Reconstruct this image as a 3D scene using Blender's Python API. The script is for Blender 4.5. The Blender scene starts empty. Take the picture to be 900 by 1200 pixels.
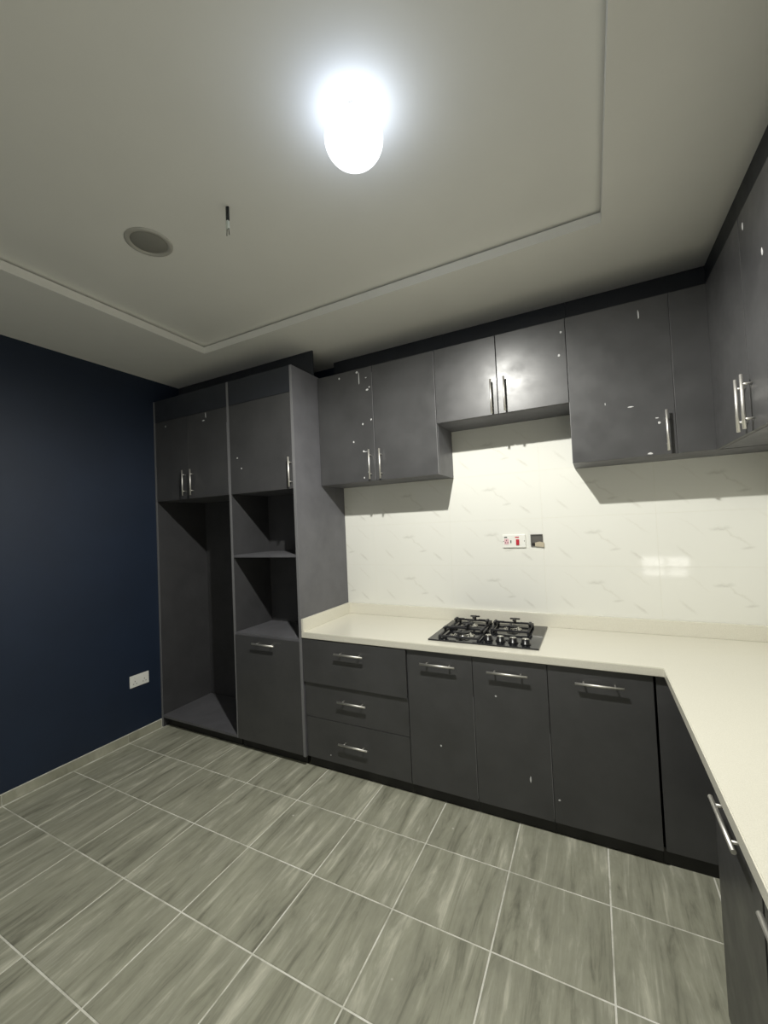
import bpy, bmesh, math, random
from mathutils import Matrix, Vector
random.seed(7)
S = bpy.context.scene
COL = S.collection
PI = math.pi

# ---------------------------------------------------------------- camera
CAM = Vector((3.2002, -2.7417, 1.5624))
RX, RY, RZ = math.radians(1.663), math.radians(2.542), math.radians(26.973)
Rm = Matrix.Rotation(RZ, 3, 'Z') @ Matrix.Rotation(RX, 3, 'X') @ Matrix.Rotation(RY, 3, 'Y')
right, fwd, up = Rm.col[0], Rm.col[1], Rm.col[2]
cd = bpy.data.cameras.new('camera')
cd.sensor_fit = 'VERTICAL'; cd.sensor_height = 36.0; cd.sensor_width = 27.0
cd.lens = 477.95 / 1200 * 36
cd.clip_start = 0.02
cam = bpy.data.objects.new('camera', cd); COL.objects.link(cam)
M = Matrix((right, up, -fwd)).transposed().to_4x4(); M.translation = CAM
cam.matrix_world = M
S.camera = cam

# ---------------------------------------------------------------- world, lamp light, exposure
w = bpy.data.worlds.new('world'); S.world = w; w.use_nodes = True
w.node_tree.nodes['Background'].inputs[0].default_value = (0.93, 0.97, 1.0, 1)
w.node_tree.nodes['Background'].inputs[1].default_value = 0.35
BULB = Vector((2.583, -1.625, 2.80))
def lamp(name, kind, loc, energy, color, **kw):
    l = bpy.data.lights.new(name, kind); l.energy = energy; l.color = color
    for k, v in kw.items(): setattr(l, k, v)
    o = bpy.data.objects.new(name, l); o.location = loc; COL.objects.link(o); return o
lamp('bulb_light', 'SPOT', (BULB.x, BULB.y, 2.815), 895, (1.0, 0.985, 0.915), spot_size=PI, spot_blend=0.55, shadow_soft_size=0.022)
lamp('bulb_upward_light', 'POINT', (BULB.x, BULB.y, 2.80), 5.6, (0.58, 0.72, 1.0), shadow_soft_size=0.05)
vs = S.view_settings
vs.view_transform = 'Standard'; vs.look = 'None'; vs.gamma = 1.0; vs.exposure = 0.0
vs.use_curve_mapping = False

# ---------------------------------------------------------------- materials
def lin(c):
    c /= 255.0
    return c / 12.92 if c <= 0.04045 else ((c + 0.055) / 1.055) ** 2.4
def rgb(r, g, b): return (lin(r), lin(g), lin(b), 1)
def mat(name, col, rough=0.5, metal=0.0, spec=0.5):
    m = bpy.data.materials.new(name); m.use_nodes = True
    b = m.node_tree.nodes['Principled BSDF']
    b.inputs['Base Color'].default_value = col
    b.inputs['Roughness'].default_value = rough
    b.inputs['Metallic'].default_value = metal
    b.inputs['Specular IOR Level'].default_value = spec
    return m
class N:
    def __init__(s, m): s.t = m.node_tree; s.b = s.t.nodes['Principled BSDF']
    def n(s, kind, **kw):
        o = s.t.nodes.new(kind)
        for k, v in kw.items():
            if k in o.inputs: o.inputs[k].default_value = v
            else: setattr(o, k, v)
        return o
    def l(s, a, b): s.t.links.new(a, b)
    def ramp(s, fac, stops):
        r = s.n('ShaderNodeValToRGB'); e = r.color_ramp.elements
        while len(e) < len(stops): e.new(0.5)
        for k, (p, c) in enumerate(stops): e[k].position = p; e[k].color = c
        s.l(fac, r.inputs[0]); return r.outputs[0]
    def coords(s, scale=(1, 1, 1), kind='Object', rand=0.0, rot=(0, 0, 0)):
        tc = s.n('ShaderNodeTexCoord'); mp = s.n('ShaderNodeMapping'); mp.inputs['Scale'].default_value = scale
        mp.inputs['Rotation'].default_value = rot
        src = tc.outputs[kind]
        if rand:
            oi = s.n('ShaderNodeObjectInfo'); mu = s.n('ShaderNodeMath', operation='MULTIPLY'); mu.inputs[1].default_value = rand
            s.l(oi.outputs['Random'], mu.inputs[0])
            ad = s.n('ShaderNodeVectorMath', operation='ADD'); s.l(src, ad.inputs[0]); s.l(mu.outputs[0], ad.inputs[1]); src = ad.outputs[0]
        s.l(src, mp.inputs['Vector']); return mp.outputs[0]
    def bump(s, h, st, dist=0.002):
        b = s.n('ShaderNodeBump'); b.inputs['Strength'].default_value = st; b.inputs['Distance'].default_value = dist
        s.l(h, b.inputs['Height']); s.l(b.outputs[0], s.b.inputs['Normal'])

def laminate(name, c, rough):
    m = mat(name, c, rough, spec=0.5); q = N(m)
    v = q.coords((1, 1, 1), rand=9.0)
    n1 = q.n('ShaderNodeTexNoise', Scale=5.0, Detail=6.0, Roughness=0.6); q.l(v, n1.inputs['Vector'])
    k = 0.86
    q.l(q.ramp(n1.outputs[0], [(0.3, (c[0]*k, c[1]*k, c[2]*k, 1)), (0.7, (c[0]*1.12, c[1]*1.12, c[2]*1.12, 1))]), q.b.inputs['Base Color'])
    n2 = q.n('ShaderNodeTexNoise', Scale=9.0, Detail=4.0); q.l(v, n2.inputs['Vector'])
    q.l(q.ramp(n2.outputs[0], [(0.3, (rough-.06,)*3+(1,)), (0.7, (rough+.08,)*3+(1,))]), q.b.inputs['Roughness'])
    n3 = q.n('ShaderNodeTexNoise', Scale=420.0, Detail=2.0); q.l(v, n3.inputs['Vector'])
    q.bump(n3.outputs[0], 0.08, 0.001)
    return m
M_door = laminate('charcoal_laminate', rgb(71, 71, 72), 0.34)
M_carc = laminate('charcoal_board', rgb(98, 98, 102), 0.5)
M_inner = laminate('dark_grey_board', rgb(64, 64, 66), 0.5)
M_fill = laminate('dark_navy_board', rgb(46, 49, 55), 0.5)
M_edge = mat('worn_edge_band', rgb(120, 120, 122), 0.45)
M_kick = laminate('black_plinth_board', rgb(30, 29, 28), 0.55)
M_chip = mat('white_paint_splash', rgb(205, 205, 205), 0.6)
M_steel = mat('brushed_steel', rgb(228, 226, 221), 0.5, 1.0)
M_chrome = mat('polished_steel', rgb(215, 213, 208), 0.12, 1.0)

def wall_paint(name, c, rough, var=0.06):
    m = mat(name, c, rough); q = N(m); v = q.coords((1, 1, 1))
    n1 = q.n('ShaderNodeTexNoise', Scale=2.2, Detail=5.0, Roughness=0.6); q.l(v, n1.inputs['Vector'])
    a, b = 1 - var, 1 + var
    q.l(q.ramp(n1.outputs[0], [(0.3, (c[0]*a, c[1]*a, c[2]*a, 1)), (0.7, (c[0]*b, c[1]*b, c[2]*b, 1))]), q.b.inputs['Base Color'])
    n2 = q.n('ShaderNodeTexNoise', Scale=160.0, Detail=3.0); q.l(v, n2.inputs['Vector'])
    q.bump(n2.outputs[0], 0.12, 0.001)
    return m
M_navy = wall_paint('navy_wall_paint', rgb(23, 36, 56), 0.55, 0.12)
M_ceil = wall_paint('white_ceiling_paint', rgb(243, 242, 236), 0.85, 0.02)
M_side = wall_paint('off_white_wall_paint', rgb(234, 232, 226), 0.8, 0.03)

M_count = mat('cream_quartz', rgb(238, 233, 216), 0.22); q = N(M_count)
v = q.coords((1, 1, 1)); nn = q.n('ShaderNodeTexNoise', Scale=420.0, Detail=1.0); q.l(v, nn.inputs['Vector'])
q.l(q.ramp(nn.outputs[0], [(0.35, rgb(219, 216, 202)), (0.65, rgb(227, 224, 211))]), q.b.inputs['Base Color'])

# marble print: the same print on every tile, so object coordinates
M_marb = mat('marble_print_tile', rgb(240, 240, 232), 0.06, spec=0.5); q = N(M_marb)
def vein(mp_rot, cx, cz, lx, lz, amp, col_lo, prev, seed):
    tc = q.n('ShaderNodeTexCoord'); mp = q.n('ShaderNodeMapping')
    mp.inputs['Location'].default_value = (-cx, 0, -cz)
    q.l(tc.outputs['Object'], mp.inputs['Vector'])
    m2 = q.n('ShaderNodeMapping'); m2.inputs['Rotation'].default_value = (0, mp_rot, 0)
    q.l(mp.outputs[0], m2.inputs['Vector'])
    ns = q.n('ShaderNodeTexNoise', Scale=22.0, Detail=4.0, Roughness=0.6)
    m3 = q.n('ShaderNodeMapping'); m3.inputs['Location'].default_value = (seed, seed * 2.3, 0); q.l(m2.outputs[0], m3.inputs['Vector']); q.l(m3.outputs[0], ns.inputs['Vector'])
    sp = q.n('ShaderNodeSeparateXYZ'); q.l(m2.outputs[0], sp.inputs[0])
    d = q.n('ShaderNodeMath', operation='MULTIPLY_ADD'); q.l(ns.outputs[0], d.inputs[0]); d.inputs[1].default_value = amp; d.inputs[2].default_value = -amp * 0.5
    zz = q.n('ShaderNodeMath', operation='ADD'); q.l(sp.outputs[2], zz.inputs[0]); q.l(d.outputs[0], zz.inputs[1])
    za = q.n('ShaderNodeMath', operation='ABSOLUTE'); q.l(zz.outputs[0], za.inputs[0])
    xa = q.n('ShaderNodeMath', operation='ABSOLUTE'); q.l(sp.outputs[0], xa.inputs[0])
    f1 = q.n('ShaderNodeMapRange'); f1.inputs['From Min'].default_value = 0; f1.inputs['From Max'].default_value = lz; f1.inputs['To Min'].default_value = 1; f1.inputs['To Max'].default_value = 0; q.l(za.outputs[0], f1.inputs[0])
    f2 = q.n('ShaderNodeMapRange'); f2.inputs['From Min'].default_value = lx * 0.25; f2.inputs['From Max'].default_value = lx; f2.inputs['To Min'].default_value = 1; f2.inputs['To Max'].default_value = 0; q.l(xa.outputs[0], f2.inputs[0])
    mu = q.n('ShaderNodeMath', operation='MULTIPLY'); q.l(f1.outputs[0], mu.inputs[0]); q.l(f2.outputs[0], mu.inputs[1])
    mx = q.n('ShaderNodeMix', data_type='RGBA'); q.l(mu.outputs[0], mx.inputs[0])
    if prev is None: mx.inputs[6].default_value = rgb(232, 232, 225)
    else: q.l(prev, mx.inputs[6])
    mx.inputs[7].default_value = tuple(0.36*a_+0.64*b_ for a_, b_ in zip(col_lo, rgb(232, 232, 225)))
    return mx.outputs[2]
p = None
for k, (rot, cx, cz, lx, lz, amp, c) in enumerate([
        (0.05, 0.28, 0.205, 0.055, 0.012, 0.035, rgb(168, 166, 155)), (-0.75, 0.34, 0.16, 0.11, 0.008, 0.05, rgb(205, 203, 192)),
        (-0.70, 0.50, 0.06, 0.05, 0.010, 0.03, rgb(180, 177, 166)), (0.15, 0.39, 0.10, 0.035, 0.010, 0.03, rgb(182, 180, 170)),
        (-0.80, 0.12, 0.08, 0.06, 0.009, 0.03, rgb(200, 198, 188)), (-0.72, 0.16, 0.22, 0.10, 0.007, 0.05, rgb(220, 218, 209)),
        (-0.65, 0.50, 0.24, 0.09, 0.008, 0.04, rgb(216, 214, 204))]):
    p = vein(rot, cx, cz, lx, lz, amp, c, p, 3.1 * k + 1)
q.l(p, q.b.inputs['Base Color'])
M_tgrout = mat('pale_tile_grout', rgb(226, 224, 212), 0.8)

# floor tiles: wood-look grey streaks running away from the camera (y)
M_floor = mat('grey_wood_look_tile', rgb(125, 125, 112), 0.42, spec=0.4); q = N(M_floor)
v = q.coords((19.0, 2.3, 1.0), rand=37.0)
n1 = q.n('ShaderNodeTexNoise', Scale=1.0, Detail=5.0, Roughness=0.66, Distortion=0.6); q.l(v, n1.inputs['Vector'])
c1 = q.ramp(n1.outputs[0], [(0.30, rgb(122, 122, 108)), (0.43, rgb(158, 158, 141)), (0.55, rgb(170, 170, 153)), (0.70, rgb(206, 205, 188))])
v2 = q.coords((9.0, 5.0, 1.0), rand=71.0)
n2 = q.n('ShaderNodeTexNoise', Scale=1.0, Detail=6.0, Roughness=0.7); q.l(v2, n2.inputs['Vector'])
c2 = q.ramp(n2.outputs[0], [(0.30, (0.84, 0.84, 0.84, 1)), (0.7, (1.08, 1.08, 1.07, 1))])
mx = q.n('ShaderNodeMix', data_type='RGBA', blend_type='MULTIPLY'); mx.inputs[0].default_value = 1.0
q.l(c1, mx.inputs[6]); q.l(c2, mx.inputs[7])
# dusty specks of grout left on the tiles
v3 = q.coords((1, 1, 1), rand=13.0)
vo = q.n('ShaderNodeTexVoronoi', Scale=5.0); q.l(v3, vo.inputs['Vector'])
sp = q.ramp(vo.outputs['Distance'], [(0.018, (1, 1, 1, 1)), (0.034, (0, 0, 0, 1))])
m2 = q.n('ShaderNodeMix', data_type='RGBA'); q.l(sp, m2.inputs[0]); q.l(mx.outputs[2], m2.inputs[6]); m2.inputs[7].default_value = rgb(205, 204, 192)
q.l(m2.outputs[2], q.b.inputs['Base Color'])
q.bump(n1.outputs[0], 0.15, 0.001)
M_grout = mat('white_floor_grout', rgb(205, 204, 192), 0.9); q = N(M_grout)
v = q.coords((1, 1, 1)); nn = q.n('ShaderNodeTexNoise', Scale=6.0, Detail=6.0, Roughness=0.7); q.l(v, nn.inputs['Vector'])
q.l(q.ramp(nn.outputs[0], [(0.36, rgb(190, 189, 176)), (0.52, rgb(228, 227, 216)), (0.7, rgb(244, 243, 236))]), q.b.inputs['Base Color'])

M_glass = mat('black_hob_glass', rgb(30, 31, 34), 0.09, spec=0.6)
M_iron = mat('black_cast_iron', rgb(38, 38, 41), 0.5)
M_knob = mat('black_plastic', rgb(22, 22, 24), 0.3)
M_plate = mat('white_plastic', rgb(236, 236, 230), 0.35)
M_red = mat('red_plastic', rgb(190, 40, 58), 0.4)
M_pink = mat('pale_pink_print', rgb(226, 186, 192), 0.5)
M_dark = mat('dark_socket_hole', rgb(40, 38, 38), 0.6)
M_box = mat('grey_back_box', rgb(92, 90, 86), 0.6)
M_beige = mat('beige_mortar', rgb(188, 178, 156), 0.8)
M_wire = mat('black_wire_sheath', rgb(42, 46, 44), 0.5)
M_copper = mat('pale_terminal_block', rgb(216, 222, 214), 0.4)
M_lampring = mat('greyish_white_ring', rgb(188, 186, 178), 0.5)
M_lens = mat('grey_frosted_lens', rgb(150, 149, 142), 0.22)

M_bloom = bpy.data.materials.new('bulb_bloom'); M_bloom.use_nodes = True
t = M_bloom.node_tree; t.nodes.clear()
o = t.nodes.new('ShaderNodeOutputMaterial'); e = t.nodes.new('ShaderNodeEmission'); tr = t.nodes.new('ShaderNodeBsdfTransparent'); mxs = t.nodes.new('ShaderNodeMixShader')
e.inputs[0].default_value = (0.93, 0.96, 1, 1); e.inputs[1].default_value = 2.3; mxs.inputs[0].default_value = 0.8
t.links.new(tr.outputs[0], mxs.inputs[1]); t.links.new(e.outputs[0], mxs.inputs[2]); t.links.new(mxs.outputs[0], o.inputs[0])
M_day = bpy.data.materials.new('daylit_window_pane'); M_day.use_nodes = True
t = M_day.node_tree; t.nodes.clear(); o = t.nodes.new('ShaderNodeOutputMaterial'); e = t.nodes.new('ShaderNodeEmission')
e.inputs[0].default_value = (1, 0.98, 0.93, 1); e.inputs[1].default_value = 6.0; t.links.new(e.outputs[0], o.inputs[0])

# ---------------------------------------------------------------- mesh helpers
ORG = {}; worn_list = []
def link(name, me, m, parent=None, loc=None):
    ob = bpy.data.objects.new(name, me); COL.objects.link(ob)
    if m and not me.materials: me.materials.append(m)
    if parent: ob.parent = parent
    if loc is not None: ob.location = loc
    return ob
def org(parent): return ORG.get(parent, Vector((0, 0, 0)))
def thing(name, label, cat, loc, group=None):
    ob = bpy.data.objects.new(name, None); COL.objects.link(ob); ob.empty_display_size = 0.1
    ob.location = loc; ORG[ob] = Vector(loc)
    ob['label'] = label; ob['category'] = cat
    if group: ob['group'] = group
    return ob
def struct(ob): ob['kind'] = 'structure'; return ob
def bm_box(bm, x0, x1, y0, y1, z0, z1, bev=0.0):
    b2 = bmesh.new()
    bmesh.ops.create_cube(b2, size=1.0, matrix=Matrix.Translation(((x0+x1)/2, (y0+y1)/2, (z0+z1)/2)) @ Matrix.Diagonal((x1-x0, y1-y0, z1-z0, 1)))
    if bev: bmesh.ops.bevel(b2, geom=list(b2.edges), offset=bev, segments=2, affect='EDGES', profile=0.6)
    me = bpy.data.meshes.new('t'); b2.to_mesh(me); b2.free(); bm.from_mesh(me); bpy.data.meshes.remove(me)
def bm_cyl(bm, c, axis, r, h, seg=20, r2=None, bev=0.0):
    b2 = bmesh.new()
    bmesh.ops.create_cone(b2, cap_ends=True, segments=seg, radius1=r, radius2=r if r2 is None else r2, depth=h)
    if bev: bmesh.ops.bevel(b2, geom=[e for e in b2.edges if abs(e.verts[0].co.z - e.verts[1].co.z) < 1e-6], offset=bev, segments=2, affect='EDGES')
    rot = Vector((0, 0, 1)).rotation_difference(Vector(axis)).to_matrix().to_4x4()
    bmesh.ops.transform(b2, matrix=Matrix.Translation(c) @ rot, verts=b2.verts)
    for f in b2.faces: f.smooth = len(f.verts) == 4
    me = bpy.data.meshes.new('t'); b2.to_mesh(me); b2.free(); bm.from_mesh(me); bpy.data.meshes.remove(me)
def bm_lathe(bm, c, prof, seg=32):
    rings = []
    for r, z in prof:
        if r < 1e-6: rings.append([bm.verts.new((c[0], c[1], c[2]+z))])
        else: rings.append([bm.verts.new((c[0]+r*math.cos(2*PI*k/seg), c[1]+r*math.sin(2*PI*k/seg), c[2]+z)) for k in range(seg)])
    for a, b in zip(rings, rings[1:]):
        for k in range(seg):
            k2 = (k+1) % seg
            if len(a) == 1: f = bm.faces.new((a[0], b[k], b[k2]))
            elif len(b) == 1: f = bm.faces.new((a[k], a[k2], b[0]))
            else: f = bm.faces.new((a[k], a[k2], b[k2], b[k]))
            f.smooth = True
def done(name, bm, m, parent=None):
    o3 = org(parent)
    if parent: bmesh.ops.translate(bm, verts=bm.verts, vec=-o3)
    bmesh.ops.recalc_face_normals(bm, faces=bm.faces)
    me = bpy.data.meshes.new(name); bm.to_mesh(me); bm.free()
    ob = link(name, me, m, parent)
    if parent: ORG[ob] = o3          # children of parts keep the same origin
    return ob
def box(name, x0, x1, y0, y1, z0, z1, m, parent=None, bev=0.0015):
    bm = bmesh.new(); bm_box(bm, x0, x1, y0, y1, z0, z1, bev); return done(name, bm, m, parent)
def handle(c, axis, face, L, parent):
    """bar handle: centre c on the bar axis, axis 'x','y' or 'z', face = unit vector from bar to the door, posts 30 mm."""
    bm = bmesh.new(); a = {'x': Vector((1,0,0)), 'y': Vector((0,1,0)), 'z': Vector((0,0,1))}[axis]; c = Vector(c); f = Vector(face)
    bm_cyl(bm, c, a, 0.0058, L, 16)
    for s in (-1, 1):
        bm_cyl(bm, c + a*s*(L*0.5-0.036) + f*0.015, f, 0.0042, 0.031, 10)
    return done('handle', bm, M_steel, parent)
def splashes(pts, plane, parent):
    """small white paint blobs and runs stuck on a door: (u, v, width, height)."""
    bm = bmesh.new()
    for (u, v, wd, ht) in pts:
        n = 9; vs = []
        jit = [random.uniform(0.75, 1.2) for _ in range(n)]
        for k in range(n):
            a = 2*PI*k/n; du, dv = wd/2*jit[k]*math.cos(a), ht/2*jit[k]*math.sin(a)
            vs.append((u+du, v+dv))
        ax, val, sgn = plane
        def P(q, off): return (q[0], val+sgn*off, q[1]) if ax == 'y' else (val+sgn*off, q[0], q[1])
        base = [bm.verts.new(P(q, -0.0003)) for q in vs]
        top = [bm.verts.new(P((u+(q[0]-u)*0.75, v+(q[1]-v)*0.75), 0.0011)) for q in vs]
        for k in range(n): bm.faces.new((base[k], base[(k+1) % n], top[(k+1) % n], top[k]))
        bm.faces.new(top)
    ob = done('paint_splash', bm, M_chip, parent); ob['kind'] = 'stuff'; ob['label'] = 'white paint splashes'; return ob

# ---------------------------------------------------------------- room shell
X1, X2 = 0.858, 1.462                            # tall unit divider and its right side
XR, YF, ZC, ZT = 4.04, -4.3, 2.839, 2.896       # right wall, front wall, border ceiling, tray ceiling
TX0, TX1, TY1, TY0 = 0.784, 3.303, -0.724, -3.55
struct(box('wall_left', -0.15, 0.0, YF, 0.15, 0, 3.0, M_navy, bev=0))
wb = struct(box('wall_back', 0.0, XR+0.15, 0.0, 0.15, 0, 3.0, M_navy, bev=0))
wr_ = struct(box('wall_right', XR, XR+0.15, -2.26, 0.0, 0, 3.0, M_navy, bev=0))
struct(box('wall_return', XR+0.15, 4.95, -2.26, -2.11, 0, 3.0, M_side, bev=0))
struct(box('wall_far_right', 4.95, 5.10, YF, -2.11, 0, 3.0, M_side, bev=0))
# front wall with a wide open doorway on the left and a small four-pane window on the right
bm = bmesh.new()
bm_box(bm, -0.15, 0.25, YF-0.15, YF, 0, 3.0); bm_box(bm, 0.25, 2.55, YF-0.15, YF, 2.2, 3.0)
WX0, WX1, WZ0, WZ1 = 3.80, 4.42, 0.62, 0.93
bm_box(bm, 2.55, WX0, YF-0.15, YF, 0, 3.0); bm_box(bm, WX1, 5.10, YF-0.15, YF, 0, 3.0)
bm_box(bm, WX0, WX1, YF-0.15, YF, 0, WZ0); bm_box(bm, WX0, WX1, YF-0.15, YF, WZ1, 3.0)
struct(done('wall_front', bm, M_side))
wn = bmesh.new(); fw = 0.02
bm_box(wn, WX0, WX1, YF-0.06, YF-0.01, WZ0, WZ0+fw); bm_box(wn, WX0, WX1, YF-0.06, YF-0.01, WZ1-fw, WZ1)
bm_box(wn, WX0, WX0+fw, YF-0.06, YF-0.01, WZ0+fw, WZ1-fw); bm_box(wn, WX1-fw, WX1, YF-0.06, YF-0.01, WZ0+fw, WZ1-fw)
xm, zm = (WX0+WX1)/2, WZ0+0.4*(WZ1-WZ0)
bm_box(wn, xm-0.02, xm+0.02, YF-0.06, YF-0.01, WZ0+fw, WZ1-fw); bm_box(wn, WX0+fw, xm-0.02, YF-0.06, YF-0.01, zm-0.02, zm+0.02); bm_box(wn, xm+0.02, WX1-fw, YF-0.06, YF-0.01, zm-0.02, zm+0.02)
win = struct(done('window_1', wn, M_plate))
for (a, b) in ((WX0+fw, xm-0.02), (xm+0.02, WX1-fw)):
    for (c, d) in ((WZ0+fw, zm-0.02), (zm+0.02, WZ1-fw)):
        box('pane', a, b, YF-0.045, YF-0.039, c, d, M_day, win, bev=0)

# floor: grout bed plus tiles laid one by one
fl = struct(box('floor', -0.15, 5.10, YF-0.15, 0.15, -0.12, -0.0022, M_grout, bev=0))
PX, PY, G = 0.395, 0.371, 0.0032
XO, YO = 0.42, -0.87
tile_cache = {}
def floor_tile(x0, x1, y0, y1):
    key = (round(x1-x0, 3), round(y1-y0, 3))
    if key not in tile_cache:
        bm = bmesh.new(); bm_box(bm, 0, x1-x0, 0, y1-y0, -0.012, 0.0)
        tops = [e for e in bm.edges if all(abs(v.co.z) < 1e-6 for v in e.verts)]
        bmesh.ops.bevel(bm, geom=tops, offset=0.0012, segments=1, affect='EDGES')
        me = bpy.data.meshes.new('tile'); bm.to_mesh(me); bm.free(); me.materials.append(M_floor); tile_cache[key] = me
    ob = bpy.data.objects.new('tile', tile_cache[key]); COL.objects.link(ob); ob.parent = fl
    ob.location = (x0, y0, 0.0)
    return ob
i0 = -2
for i in range(i0, 12):
    for j in range(-10, 3):
        xa, xb = XO+i*PX+G, XO+(i+1)*PX-G
        ya, yb = YO+j*PY+G, YO+(j+1)*PY-G
        xlim = XR if ya > -2.2 else 4.95
        xa, xb, ya, yb = max(xa, 0.013), min(xb, xlim), max(ya, YF), min(yb, 0.0)
        if xb-xa < 0.03 or yb-ya < 0.03: continue
        if xa > 3.95 and yb > -2.2: continue
        floor_tile(xa, xb, ya, yb)

# skirting of cut tiles along the left wall
sk = struct(box('baseboard_left', 0.0, 0.008, YF, -0.602, -0.001, 0.064, M_grout, bev=0))
y = -0.606; k = 0
while y > YF + 0.3:
    y2 = (YO - 0.371*2*k) if k else YO
    y2 = min(y - 0.1, y2)
    box('tile', 0.0005, 0.0125, y2+0.002, y-0.002, 0.002, 0.0615, M_floor, sk, bev=0.001)
    y = y2; k += 1

# ceiling: flat tray set into a lowered border with a thin lip and a shadow gap above it
ce = struct(box('ceiling', TX0-0.06, TX1+0.06, TY0-0.06, TY1+0.06, ZT, 3.0, M_ceil, bev=0))
for nm, a in (('border', (0, TX0, YF, 0)), ('border', (TX1, 4.95, YF, 0)), ('border', (TX0, TX1, TY1, 0)), ('border', (TX0, TX1, YF, TY0))):
    x0, x1, y0, y1 = a
    bm = bmesh.new(); bm_box(bm, x0, x1, y0, y1, ZC, ZT-0.010)
    r = 0.02
    bm_box(bm, x0 - (0 if x0 in (0, TX0) else -r), x1 - (r if x1 == TX0 else 0), y0 + (r if y0 == TY1 else 0), y1 - (r if y1 == TY0 else 0), ZT-0.010, 3.0)
    struct(done(nm, bm, M_ceil, ce))

# marble tiles of the backsplash: parts of the back wall, 0.6 x 0.3 m
bx0, bx1, bz0, bz1 = X2, XR, 0.84, 2.30
bedding = box('tile_bed', bx0, bx1, -0.0092, 0.0, bz0, bz1, M_tgrout, wb, bev=0)
mc = {}
for i in range(-1, 5):
    for j in range(-2, 4):
        xa, xb = 1.72+0.6*i, 1.72+0.6*(i+1); za, zb = 1.255+0.3*j, 1.255+0.3*(j+1)
        cx0, cx1, cz0, cz1 = max(xa+0.0005, bx0), min(xb-0.0005, bx1), max(za+0.0005, bz0), min(zb-0.0005, bz1)
        if cx1-cx0 < 0.02 or cz1-cz0 < 0.02: continue
        key = tuple(round(q_, 3) for q_ in (cx0-xa, cx1-xa, cz0-za, cz1-za))
        if key not in mc:
            bm = bmesh.new(); bm_box(bm, cx0-xa, cx1-xa, -0.010, -0.003, cz0-za, cz1-za)
            ed = [e for e in bm.edges if all(v.co.y < -0.009 for v in e.verts)]
            bmesh.ops.bevel(bm, geom=ed, offset=0.0005, segments=1, affect='EDGES')
            me = bpy.data.meshes.new('tile'); bm.to_mesh(me); bm.free(); me.materials.append(M_marb); mc[key] = me
        ob = bpy.data.objects.new('tile', mc[key]); COL.objects.link(ob); ob.parent = wb; ob.location = (xa, 0, za)

# the same tiles along the right wall, turned a quarter
box('tile_bed', XR-0.0092, XR, -2.25, -0.0105, bz0, bz1, M_tgrout, wr_, bev=0)
for i in range(0, 4):
    for j in range(-2, 4):
        xa, xb = 0.6*i, 0.6*(i+1); za, zb = 1.255+0.3*j, 1.255+0.3*(j+1)
        cx0, cx1, cz0, cz1 = max(xa+0.0005, 0.0105), min(xb-0.0005, 2.25), max(za+0.0005, bz0), min(zb-0.0005, bz1)
        if cx1-cx0 < 0.02 or cz1-cz0 < 0.02: continue
        key = tuple(round(q_, 3) for q_ in (cx0-xa, cx1-xa, cz0-za, cz1-za))
        if key not in mc:
            bm = bmesh.new(); bm_box(bm, cx0-xa, cx1-xa, -0.010, -0.003, cz0-za, cz1-za)
            me = bpy.data.meshes.new('tile'); bm.to_mesh(me); bm.free(); me.materials.append(M_marb); mc[key] = me
        ob = bpy.data.objects.new('tile', mc[key]); COL.objects.link(ob); ob.parent = wr_; ob.location = (XR, -xa, za); ob.rotation_euler = (0, 0, -PI/2)

# ---------------------------------------------------------------- tall units on the left
T = 0.02
YT, ZK, ZU, ZD, ZTOP = -0.60, 0.074, 1.825, 2.475, 2.655
DF = 0.018                                        # door thickness
fh = thing('fridge_housing', 'tall charcoal housing with an empty fridge bay below two doors, beside the navy wall', 'cabinet', (0.43, -0.3, 0))
def side(x0, x1, z0, z1, par, yf=YT, yb=-0.002, m=M_inner):
    s = box('side_panel', x0, x1, yf+0.002, yb, z0, z1, m, par)
    b = box('edge_band', x0, x1, yf, yf+0.002, z0, z1, M_edge, s, bev=0.0005); b['label'] = 'paler worn front edge'
    return s
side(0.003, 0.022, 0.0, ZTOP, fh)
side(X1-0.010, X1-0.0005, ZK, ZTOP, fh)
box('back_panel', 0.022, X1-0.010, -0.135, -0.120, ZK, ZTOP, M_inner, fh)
box('bottom_shelf', 0.022, X1-0.010, YT+0.001, -0.135, ZK, ZK+T, M_carc, fh)
box('plinth', 0.022, X1-0.010, -0.555, -0.54, 0, ZK, M_kick, fh)
box('shelf', 0.022, X1-0.010, YT+DF+0.002, -0.135, ZU+0.002, ZU+T, M_carc, fh)
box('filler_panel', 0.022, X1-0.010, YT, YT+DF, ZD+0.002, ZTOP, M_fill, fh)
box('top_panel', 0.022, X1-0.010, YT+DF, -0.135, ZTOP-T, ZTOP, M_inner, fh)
XS = 0.418
d1 = box('door', 0.024, XS-0.0015, YT, YT+DF, ZU, ZD, M_door, fh); handle((0.377, YT-0.03, 1.950), 'z', (0, 1, 0), 0.2, d1)
d2 = box('door', XS+0.0015, X1-0.0115, YT, YT+DF, ZU, ZD, M_door, fh); handle((0.468, YT-0.03, 1.949), 'z', (0, 1, 0), 0.2, d2)
splashes([(0.155, 2.43, 0.012, 0.022)], ('y', YT, -1), d1)
worn_list.append((d2, X1-0.0125, 1.83, 2.36, YT))
splashes([(0.626, 2.45, 0.008, 0.05), (0.60, 2.41, 0.03, 0.012)], ('y', YT, -1), d2)
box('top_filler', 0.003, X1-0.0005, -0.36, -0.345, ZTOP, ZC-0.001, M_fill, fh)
at = thing('appliance_tower', 'tall charcoal cabinet tower with two open oven niches over a closed lower door', 'cabinet', (1.16, -0.3, 0))
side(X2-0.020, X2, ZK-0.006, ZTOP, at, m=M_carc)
side(X1+0.0005, X1+0.0103, 0.812, ZTOP, at)
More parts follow.
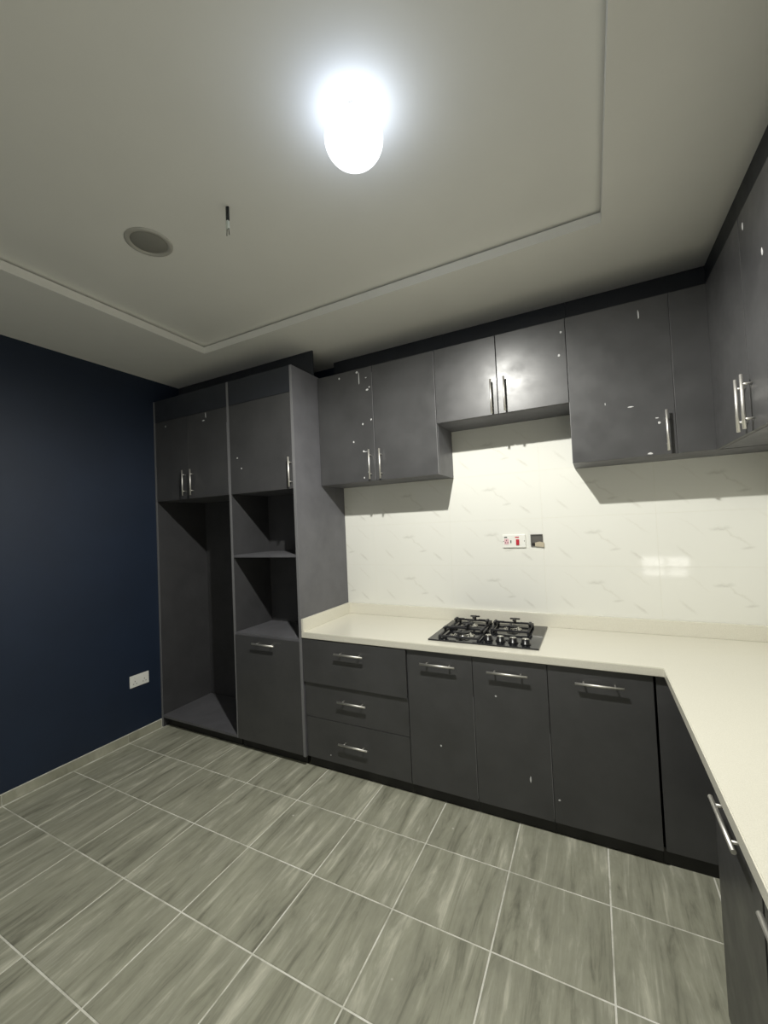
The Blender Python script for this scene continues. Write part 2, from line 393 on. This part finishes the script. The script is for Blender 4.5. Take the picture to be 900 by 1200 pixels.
box('side_panel', X1+0.0005, X1+0.0103, YT+DF+0.002, -0.002, ZK, 0.812, M_inner, at)
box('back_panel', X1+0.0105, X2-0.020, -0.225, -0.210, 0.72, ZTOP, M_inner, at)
box('bottom_shelf', X1+0.0105, X2-0.020, YT+DF+0.002, -0.225, ZK, ZK+T, M_carc, at)
box('plinth', X1+0.0005, X2-0.020, -0.555, -0.54, 0, ZK, M_kick, at)
box('shelf', X1+0.0105, X2-0.020, YT+0.001, -0.225, 0.812, 0.830, M_carc, at)
box('shelf', X1+0.0105, X2-0.020, YT+0.003, -0.225, 1.366, 1.384, M_carc, at)
box('shelf', X1+0.0105, X2-0.020, YT+DF+0.002, -0.225, ZU+0.002, ZU+T, M_carc, at)
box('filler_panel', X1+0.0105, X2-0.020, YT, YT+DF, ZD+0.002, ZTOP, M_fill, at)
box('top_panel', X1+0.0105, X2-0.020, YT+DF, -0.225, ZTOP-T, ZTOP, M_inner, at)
d = box('door', X1+0.0118, X2-0.0215, YT, YT+DF, ZU, ZD, M_door, at); handle((1.431, YT-0.03, 1.934), 'z', (0, 1, 0), 0.2, d)
splashes([(0.941, 2.083, 0.016, 0.012), (0.979, 2.005, 0.012, 0.012)], ('y', YT, -1), d)
d = box('door', X1+0.002, X2-0.0215, YT, YT+DF, ZK, 0.812, M_door, at); handle((1.147, YT-0.03, 0.770), 'x', (0, 1, 0), 0.2, d)

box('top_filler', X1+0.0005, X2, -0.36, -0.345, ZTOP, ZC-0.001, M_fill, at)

# ---------------------------------------------------------------- base units under the worktop
YB = -0.585; ZW = 0.84; XB = X2+0.002
def base_unit(x0, x1, label, plinth=True, yback=-0.012):
    t = thing('base_cabinet', label, 'cabinet', ((x0+x1)/2, -0.3, 0), 'base cabinets under the worktop')
    bm = bmesh.new()
    bm_box(bm, x0, x0+0.016, YB+DF+0.002, yback, ZK, ZW); bm_box(bm, x1-0.016, x1, YB+DF+0.002, yback, ZK, ZW)
    bm_box(bm, x0+0.016, x1-0.016, YB+DF+0.002, yback, ZK, ZK+0.016); bm_box(bm, x0+0.016, x1-0.016, yback-0.012, yback, ZK+0.016, ZW)
    bm_box(bm, x0+0.016, x1-0.016, YB+DF+0.002, YB+0.10, ZW-0.016, ZW)
    done('carcass', bm, M_carc, t)
    box('plinth', x0, x1, -0.552, -0.537, 0, ZK-0.001, M_kick, t)
    return t
XA, XB1, XB2, XB3 = 2.2075, 2.5885, 2.963, 3.4045
du = base_unit(XB, XA-0.0005, 'charcoal three-drawer base cabinet beside the tall tower')
for k, (z0, z1, pr) in enumerate(((0.5575, 0.836, 0.013), (0.335, 0.5545, 0.0), (ZK, 0.332, 0.0))):
    dr = box('drawer', XB+0.002, XA-0.003, YB-pr, YB-pr+DF, z0, z1, M_door, du)
    handle((1.832, YB-pr-0.03, (0.768, 0.470, 0.212)[k]), 'x', (0, 1, 0), 0.205, dr)
    tr_ = bmesh.new(); bm_box(tr_, XB+0.03, XA-0.03, YB-pr+DF, -0.12, z0+0.03, z0+0.15, 0.001); done('drawer_box', tr_, M_carc, dr)
    if k == 0: dr['label'] = 'top drawer standing slightly open'
    if k == 2: splashes([(1.649, 0.115, 0.008, 0.008)], ('y', YB, -1), dr)
for (x0, x1, hx, lab, sps) in (
        (XA, XB1, 2.398, 'narrow single-door charcoal base cabinet right beside the drawers, under the left half of the hob', [(2.392, 0.325, 0.010, 0.012)]),
        (XB1, XB2, 2.772, 'single-door charcoal base cabinet second from the drawers, below the right end of the hob', [(2.706, 0.642, 0.010, 0.010), (2.858, 0.252, 0.009, 0.035)]),
        (XB2, XB3, 3.188, 'wide single-door charcoal base cabinet at the inner corner, third from the drawers', [(2.988, 0.186, 0.014, 0.010)])):
    t = base_unit(x0, x1-0.0005, lab)
    dd = box('door', x0+0.001, x1-0.0015, YB, YB+DF, ZK, 0.836, M_door, t)
    handle((hx, YB-0.03, 0.771), 'x', (0, 1, 0), 0.203, dd)
    splashes(sps, ('y', YB, -1), dd)
    if x0 < XB2: worn_list.append((dd, x1-0.0026, 0.09, 0.62 if x0 == XA else 0.5, YB))
    if x0 == XB2:
        box('filler_panel', XB3+0.009, XR-0.0125, YB+0.006, YB+DF+0.006, ZK, ZW, M_door, t)
        box('plinth', XB3, XR-0.0125, -0.552, -0.537, 0, ZK-0.001, M_kick, t)

# right-hand run: starts after an open gap, mostly outside the frame
XF = 3.480
rt = thing('base_cabinet', 'charcoal base cabinet of the right-hand run with horizontal bar handles at the frame edge', 'cabinet', (3.75, -1.75, 0), 'base cabinets under the worktop')
bm = bmesh.new(); RY0, RY1 = -2.24, -1.205
bm_box(bm, XF+DF+0.002, XR-0.0125, RY1-0.016, RY1, ZK, ZW); bm_box(bm, XF+DF+0.002, XR-0.0125, RY0, RY0+0.016, ZK, ZW)
bm_box(bm, XF+DF+0.002, XR-0.0125, RY0+0.016, RY1-0.016, ZK, ZK+0.016); bm_box(bm, XR-0.0275, XR-0.0125, RY0+0.016, RY1-0.016, ZK+0.016, ZW)
done('carcass', bm, M_carc, rt)
box('plinth', XF+0.05, XF+0.065, RY0, RY1, 0, ZK-0.001, M_kick, rt)
for (ya, yb, hy) in ((-1.594, -1.205, -1.428), (-2.236, -1.606, -1.80)):
    dd = box('door', XF, XF+DF, ya, yb, ZK, 0.836, M_door, rt); handle((XF-0.03, hy, 0.770), 'y', (1, 0, 0), 0.21, dd)

# ---------------------------------------------------------------- worktop
XE, YE = 3.4426, -0.6033
wt = thing('worktop', 'L-shaped cream stone worktop with a low upstand, over the charcoal base cabinets', 'worktop', (2.7, -0.3, 0.84))
bm = bmesh.new()
out = [(XB, YE), (XE, YE), (XE, -2.25), (XR-0.0105, -2.25), (XR-0.0105, -0.0105), (XB, -0.0105)]
lo = [bm.verts.new((x, y, 0.8405)) for x, y in out]; hi = [bm.verts.new((x, y, 0.88)) for x, y in out]
bm.faces.new(lo[::-1]); bm.faces.new(hi)
for k in range(6): bm.faces.new((lo[k], lo[(k+1) % 6], hi[(k+1) % 6], hi[k]))
bmesh.ops.recalc_face_normals(bm, faces=bm.faces)
bmesh.ops.bevel(bm, geom=list(bm.edges), offset=0.003, segments=2, affect='EDGES')
done('slab', bm, M_count, wt)
box('upstand', XB, XB+0.018, YE+0.002, -0.031, 0.8802, 0.962, M_count, wt, bev=0.002)
box('upstand', XB, XR-0.032, -0.030, -0.0105, 0.8802, 0.962, M_count, wt, bev=0.002)
box('upstand', XR-0.031, XR-0.0105, -2.25, -0.0105, 0.8802, 0.962, M_count, wt, bev=0.002)

# ---------------------------------------------------------------- wall cabinets
YU = -0.312; ZCT = 2.642
XL, XM0, XM1, XRU = X2+0.002, 2.3625, 3.123, 3.741
def wall_unit(x0, x1, z0, label, floorz=None):
    t = thing('wall_cabinet', label, 'cabinet', ((x0+x1)/2, -0.15, z0), 'wall cabinets above the worktop')
    bm = bmesh.new(); yf = YU+DF+0.002; yb = -0.0105
    bm_box(bm, x0, x0+0.016, yf, yb, z0, ZCT); bm_box(bm, x1-0.016, x1, yf, yb, z0, ZCT)
    bm_box(bm, x0+0.016, x1-0.016, yf, yb, z0, z0+0.016); bm_box(bm, x0+0.016, x1-0.016, yf, yb, ZCT-0.016, ZCT); bm_box(bm, x0+0.016, x1-0.016, yb-0.01, yb, z0+0.016, ZCT-0.016)
    done('carcass', bm, M_carc, t)
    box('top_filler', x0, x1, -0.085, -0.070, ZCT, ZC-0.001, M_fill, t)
    return t
wl = wall_unit(XL, XM0-0.0005, 1.857, 'two-door charcoal wall cabinet next to the tall tower, left door paint-splashed')
XS1 = 1.917
d1 = box('door', XL+0.001, XS1-0.0015, YU, YU+DF, 1.857, ZCT, M_door, wl); handle((1.882, YU-0.03, 1.969), 'z', (0, 1, 0), 0.2, d1)
d2 = box('door', XS1+0.0015, XM0-0.002, YU, YU+DF, 1.857, ZCT, M_door, wl); handle((1.962, YU-0.03, 1.966), 'z', (0, 1, 0), 0.2, d2)
worn_list += [(d1, XS1-0.0026, 1.87, 2.60, YU), (d2, XM0-0.0031, 1.86, 2.635, YU)]
splashes([(1.653, 2.605, 0.014, 0.014), (1.80, 2.62, 0.022, 0.02), (1.814, 2.57, 0.007, 0.09), (1.892, 2.50, 0.012, 0.012), (1.875, 2.485, 0.03, 0.016), (1.868, 2.57, 0.014, 0.008),
          (1.897, 2.276, 0.014, 0.016), (1.83, 2.255, 0.011, 0.016), (1.752, 2.14, 0.012, 0.016), (1.828, 2.065, 0.014, 0.014), (1.845, 2.062, 0.04, 0.004), (1.825, 1.885, 0.010, 0.014), (1.86, 1.92, 0.009, 0.012)], ('y', YU, -1), d1)
wm = wall_unit(XM0, XM1-0.0005, 2.177, 'short two-door charcoal wall cabinet above the hob')
XS2 = 2.7445
d1 = box('door', XM0+0.0015, XS2-0.0018, YU, YU+DF, 2.177, ZCT, M_door, wm); handle((2.711, YU-0.03, 2.279), 'z', (0, 1, 0), 0.2, d1)
d2 = box('door', XS2+0.0018, XM1-0.002, YU, YU+DF, 2.177, ZCT, M_door, wm); handle((2.787, YU-0.03, 2.282), 'z', (0, 1, 0), 0.2, d2)
splashes([(3.100, 2.57, 0.012, 0.012), (3.085, 2.445, 0.014, 0.014)], ('y', YU, -1), d2)
wr = wall_unit(XM1, XR-0.0105, 1.844, 'tall charcoal wall cabinet in the right-hand corner over the marble tiles')
d1 = box('door', XM1+0.001, 3.590, YU, YU+DF, 1.844, ZCT, M_door, wr); handle((3.551, YU-0.03, 1.960), 'z', (0, 1, 0), 0.2, d1)
box('filler_panel', 3.5915, XRU+0.0185, YU+0.0005, YU+DF, 1.844, ZCT, M_door, wr)
splashes([(3.463, 2.57, 0.007, 0.05), (3.405, 2.104, 0.03, 0.008), (3.523, 2.005, 0.012, 0.014), (3.477, 1.856, 0.026, 0.012), (3.292, 2.137, 0.004, 0.016), (3.515, 2.03, 0.016, 0.006)], ('y', YU, -1), d1)
b = box('edge_band', XM1-0.001, XM1+0.001, YU+0.001, YU+DF, 1.845, 2.177, M_edge, wr, bev=0); b['label'] = 'paler worn door edge'
rv = [(-0.336, -0.792), (-0.794, -1.25), (-1.252, -1.75), (-1.752, -2.25)]
for u, (lab) in enumerate(('charcoal wall cabinet on the right wall, with two bar handles side by side', 'charcoal wall cabinet on the right wall at the frame edge, nearest the viewer')):
    ya, yb = rv[2*u+1][1], rv[2*u][0]
    t = thing('wall_cabinet', lab, 'cabinet', (3.89, (ya+yb)/2, 1.844), 'wall cabinets above the worktop')
    bm = bmesh.new(); xf = XRU+DF+0.002; xb = XR-0.0105; yb2 = YU-0.003 if u == 0 else yb
    bm_box(bm, xf, xb, ya+0.0005, ya+0.016, 1.844, ZCT); bm_box(bm, xf, xb, yb2-0.016, yb2, 1.844, ZCT)
    bm_box(bm, xf, xb, ya+0.016, yb2-0.016, 1.844, 1.86); bm_box(bm, xf, xb, ya+0.016, yb2-0.016, ZCT-0.016, ZCT); bm_box(bm, xb-0.012, xb, ya+0.016, yb2-0.016, 1.86, ZCT-0.016)
    done('carcass', bm, M_carc, t)
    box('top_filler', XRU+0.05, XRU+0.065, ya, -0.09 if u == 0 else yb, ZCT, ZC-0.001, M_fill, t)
    for k in (0, 1):
        y1, y0 = rv[2*u+k]
        if u == 0 and k == 0: y1 = YU-0.003
        dd = box('door', XRU, XRU+DF, y0+0.0015, y1-0.0015, 1.844, ZCT, M_door, t)
        hy = (y0+0.036) if k == 0 else (y1-0.030)
        handle((XRU-0.03, hy, 1.950), 'z', (1, 0, 0), 0.2, dd)
        if u == 0 and k == 1: splashes([(-0.838, 2.584, 0.012, 0.03), (-0.995, 2.397, 0.012, 0.03)], ('x', XRU, -1), dd)

def worn(d_, x, z0, z1, y, wd=0.0022):
    e_ = box('edge_band', x-wd/2, x+wd/2, y-0.0004, y+0.012, z0, z1, M_edge, d_, bev=0); e_['label'] = 'pale worn door edge'
for (d_, x, z0, z1, y) in worn_list: worn(d_, x, z0, z1, y)

# ---------------------------------------------------------------- gas hob
HX0, HX1, HY0, HY1, HZ = 2.318, 2.922, -0.522, -0.050, 0.8805
hob = thing('gas_hob', 'black glass gas hob with cast iron pan supports, set on the cream worktop', 'hob', ((HX0+HX1)/2, (HY0+HY1)/2, HZ))
gp = box('glass_plate', HX0, HX1, HY0, HY1, HZ, HZ+0.008, M_glass, hob, bev=0.002)
zg = HZ+0.008
def burner(x, y, r):
    bm = bmesh.new(); bm_lathe(bm, (x, y, zg), [(0, 0), (r*1.45, 0), (r*1.5, 0.003), (r*1.2, 0.004), (r*1.1, 0.010), (r, 0.016), (0, 0.016)])
    b_ = done('burner', bm, M_chrome, hob)
    bm = bmesh.new(); bm_lathe(bm, (x, y, zg+0.0162), [(0, 0), (r*0.92, 0), (r*0.95, 0.004), (r*0.8, 0.008), (0, 0.009)])
    done('burner_cap', bm, M_knob, b_)
def grate(x0, x1, y0, y1):
    bm = bmesh.new(); th = 0.013; zr = zg+0.010
    for a in ((x0, x1, y0, y0+th), (x0, x1, y1-th, y1), (x0, x0+th, y0+th, y1-th), (x1-th, x1, y0+th, y1-th)):
        bm_box(bm, a[0], a[1], a[2], a[3], zr, zr+0.011, 0.002)
    for x, y in ((x0, y0), (x1-th, y0), (x0, y1-th), (x1-th, y1-th)):
        bm_box(bm, x, x+th, y, y+th, zg+0.0005, zr)
    cx, cy = (x0+x1)/2, (y0+y1)/2; hx, hy = (x1-x0)/2, (y1-y0)/2
    # an upright on every side of the frame, each with a bar reaching in over the burner and a short crossbar
    for k in (-1, 1):
        for ax in (0, 1):
            if ax:
                e = cy+k*hy; q0, q1 = sorted((e-k*0.001, e-k*0.015)); i0, i1 = sorted((e-k*0.001, e-k*hy*0.58))
                bm_box(bm, cx-th/2, cx+th/2, q0, q1, zr+0.006, zr+0.036, 0.002); bm_box(bm, cx-th/2, cx+th/2, i0, i1, zr+0.026, zr+0.037, 0.002)
                bm_box(bm, cx-0.030, cx+0.030, q0, q1, zr+0.028, zr+0.036, 0.002)
            else:
                e = cx+k*hx; q0, q1 = sorted((e-k*0.001, e-k*0.015)); i0, i1 = sorted((e-k*0.001, e-k*hx*0.58))
                bm_box(bm, q0, q1, cy-th/2, cy+th/2, zr+0.006, zr+0.036, 0.002); bm_box(bm, i0, i1, cy-th/2, cy+th/2, zr+0.026, zr+0.037, 0.002)
                bm_box(bm, q0, q1, cy-0.030, cy+0.030, zr+0.028, zr+0.036, 0.002)
    done('pan_support', bm, M_iron, hob)
burner(2.490, -0.395, 0.046); grate(2.375, 2.610, -0.500, -0.285)
burner(2.465, -0.165, 0.036); grate(2.375, 2.590, -0.272, -0.072)
burner(2.735, -0.180, 0.036); grate(2.625, 2.845, -0.285, -0.072)
for x, y in ((2.648, -0.440), (2.716, -0.446), (2.784, -0.452), (2.850, -0.458)):
    bm = bmesh.new(); bm_lathe(bm, (x, y, zg), [(0, 0), (0.027, 0), (0.027, 0.004), (0.023, 0.006), (0.021, 0.026), (0.0, 0.027)], 24)
    kn = done('knob', bm, M_knob, hob)
    bm = bmesh.new(); bm_lathe(bm, (x, y, zg+0.0262), [(0, 0), (0.0165, 0), (0.0165, 0.0025), (0.014, 0.004), (0, 0.0045)], 24); done('knob_cap', bm, M_chrome, kn)

# ---------------------------------------------------------------- switches, sockets, box
sw = thing('cooker_switch', 'white cooker control plate with a red rocker switch, on the marble tiles', 'switch', (2.744, -0.0105, 1.414))
box('face_plate', 2.672, 2.816, -0.020, -0.0102, 1.372, 1.456, M_plate, sw, bev=0.003)
box('rocker', 2.757, 2.777, -0.026, -0.0198, 1.389, 1.426, M_red, sw, bev=0.002)
box('indicator', 2.752, 2.776, -0.0212, -0.0198, 1.435, 1.442, M_red, sw, bev=0)
box('indicator', 2.722, 2.728, -0.0225, -0.0198, 1.402, 1.420, M_dark, sw, bev=0.001)
so = box('socket_face', 2.684, 2.712, -0.0215, -0.0198, 1.394, 1.430, M_pink, sw, bev=0.001)
box('indicator', 2.684, 2.702, -0.0212, -0.0198, 1.436, 1.443, M_dark, sw, bev=0)
for x in (2.6905, 2.7055): box('pin_hole', x-0.002, x+0.002, -0.0222, -0.0205, 1.402, 1.410, M_dark, so, bev=0)
box('pin_hole', 2.696, 2.700, -0.0222, -0.0205, 1.416, 1.424, M_dark, so, bev=0)
for x in (2.6785, 2.8085):
    bm = bmesh.new(); bm_cyl(bm, (x, -0.0205, 1.414), (0, 1, 0), 0.0028, 0.002, 12); done('screw', bm, M_box, sw)
jb = thing('junction_box', 'open grey back box without its cover, on the tiles right of the cooker switch', 'box', (2.881, -0.0105, 1.416))
bm = bmesh.new()
x0, x1, z0, z1 = 2.846, 2.918, 1.378, 1.454
for a in ((x0, x1, z0, z0+0.006), (x0, x1, z1-0.006, z1), (x0, x0+0.006, z0+0.006, z1-0.006), (x1-0.006, x1, z0+0.006, z1-0.006)): bm_box(bm, a[0], a[1], -0.018, -0.0102, a[2], a[3])
done('box_rim', bm, M_box, jb)
box('box_back', x0+0.006, x1-0.006, -0.0125, -0.0102, z0+0.006, z1-0.006, M_box, jb, bev=0)
bm = bmesh.new()
pr = [(2.872, 1.379), (2.924, 1.374), (2.924, 1.402), (2.898, 1.408), (2.872, 1.402)]
a = [bm.verts.new((x, -0.0135, z)) for x, z in pr]; b = [bm.verts.new((x, -0.0215, z)) for x, z in pr]
bm.faces.new(a); bm.faces.new(b[::-1])
for k in range(5): bm.faces.new((a[k], b[k], b[(k+1) % 5], a[(k+1) % 5]))
done('mortar_lump', bm, M_beige, jb)
bm = bmesh.new(); bm_cyl(bm, (2.862, -0.0165, 1.392), (0.2, 1, 0.3), 0.008, 0.010, 12); done('cable_grommet', bm, M_dark, jb)
ls = thing('wall_socket', 'white double socket low on the navy wall', 'socket', (0.0, -0.777, 0.44))
box('face_plate', 0.0005, 0.010, -0.850, -0.702, 0.395, 0.484, M_plate, ls, bev=0.003)
for yc in (-0.813, -0.739):
    g = box('socket_face', 0.0098, 0.0115, yc-0.026, yc+0.026, 0.405, 0.462, M_plate, ls, bev=0.001)
    box('switch', 0.0098, 0.0135, yc-0.007, yc+0.007, 0.464, 0.478, M_plate, ls, bev=0.001)
    for dy in (-0.011, 0.011): box('pin_hole', 0.0110, 0.0120, yc+dy-0.004, yc+dy+0.004, 0.418, 0.422, M_dark, g, bev=0)
    box('pin_hole', 0.0110, 0.0120, yc-0.002, yc+0.002, 0.434, 0.443, M_dark, g, bev=0)

# ---------------------------------------------------------------- ceiling fittings
cl = thing('ceiling_lamp', 'lit bulb with an added shell for its glow, on the ceiling tray', 'lamp', (BULB.x, BULB.y, ZT))
bm = bmesh.new(); bm_lathe(bm, (BULB.x, BULB.y, ZT), [(0, -0.0005), (0.030, -0.0005), (0.028, -0.010), (0.026, -0.026), (0, -0.026)]); done('base', bm, M_plate, cl)
bm = bmesh.new(); bmesh.ops.create_uvsphere(bm, u_segments=40, v_segments=24, radius=0.094, matrix=Matrix.Translation(BULB+Vector((0, 0, -0.002))) @ Matrix.Diagonal((1, 1, 0.80, 1)))
for f in bm.faces: f.smooth = True
done('bloom_shell', bm, M_bloom, cl)  # oval shell added in the size of the bloom; the bulb itself is smaller
dl = thing('downlight', 'unlit round recessed downlight in the ceiling tray', 'lamp', (1.463, -1.575, ZT))
bm = bmesh.new(); bm_lathe(bm, (1.463, -1.575, ZT), [(0.098, -0.0004), (0.098, -0.003), (0.090, -0.007), (0.080, -0.007), (0.076, -0.002), (0.076, -0.0004)], 40); done('trim_ring', bm, M_lampring, dl)
bm = bmesh.new(); bm_lathe(bm, (1.463, -1.575, ZT), [(0.076, -0.0006), (0.060, -0.006), (0.035, -0.010), (0, -0.0115)], 40); done('lens', bm, M_lens, dl)
hw = thing('hanging_wire', 'short loose wire hanging from the ceiling tray between the lit bulb and the downlight', 'wire', (1.930, -1.546, ZT))
bm = bmesh.new()
for dx, dy in ((-0.003, 0), (0.003, 0.002)): bm_cyl(bm, (1.930+dx, -1.546+dy, ZT-0.030), (0, 0, 1), 0.0042, 0.058, 10)
done('sheath', bm, M_wire, hw)
bm = bmesh.new()
bm_box(bm, 1.924, 1.936, -1.551, -1.541, ZT-0.094, ZT-0.060, 0.002)
done('terminal_block', bm, M_copper, hw)
bm = bmesh.new()
for dx in (-0.004, 0.004): bm_cyl(bm, (1.930+dx*1.4, -1.546, ZT-0.106), (dx*20, 0.0, -1), 0.0016, 0.03, 8)
done('loose_end', bm, M_wire, hw)
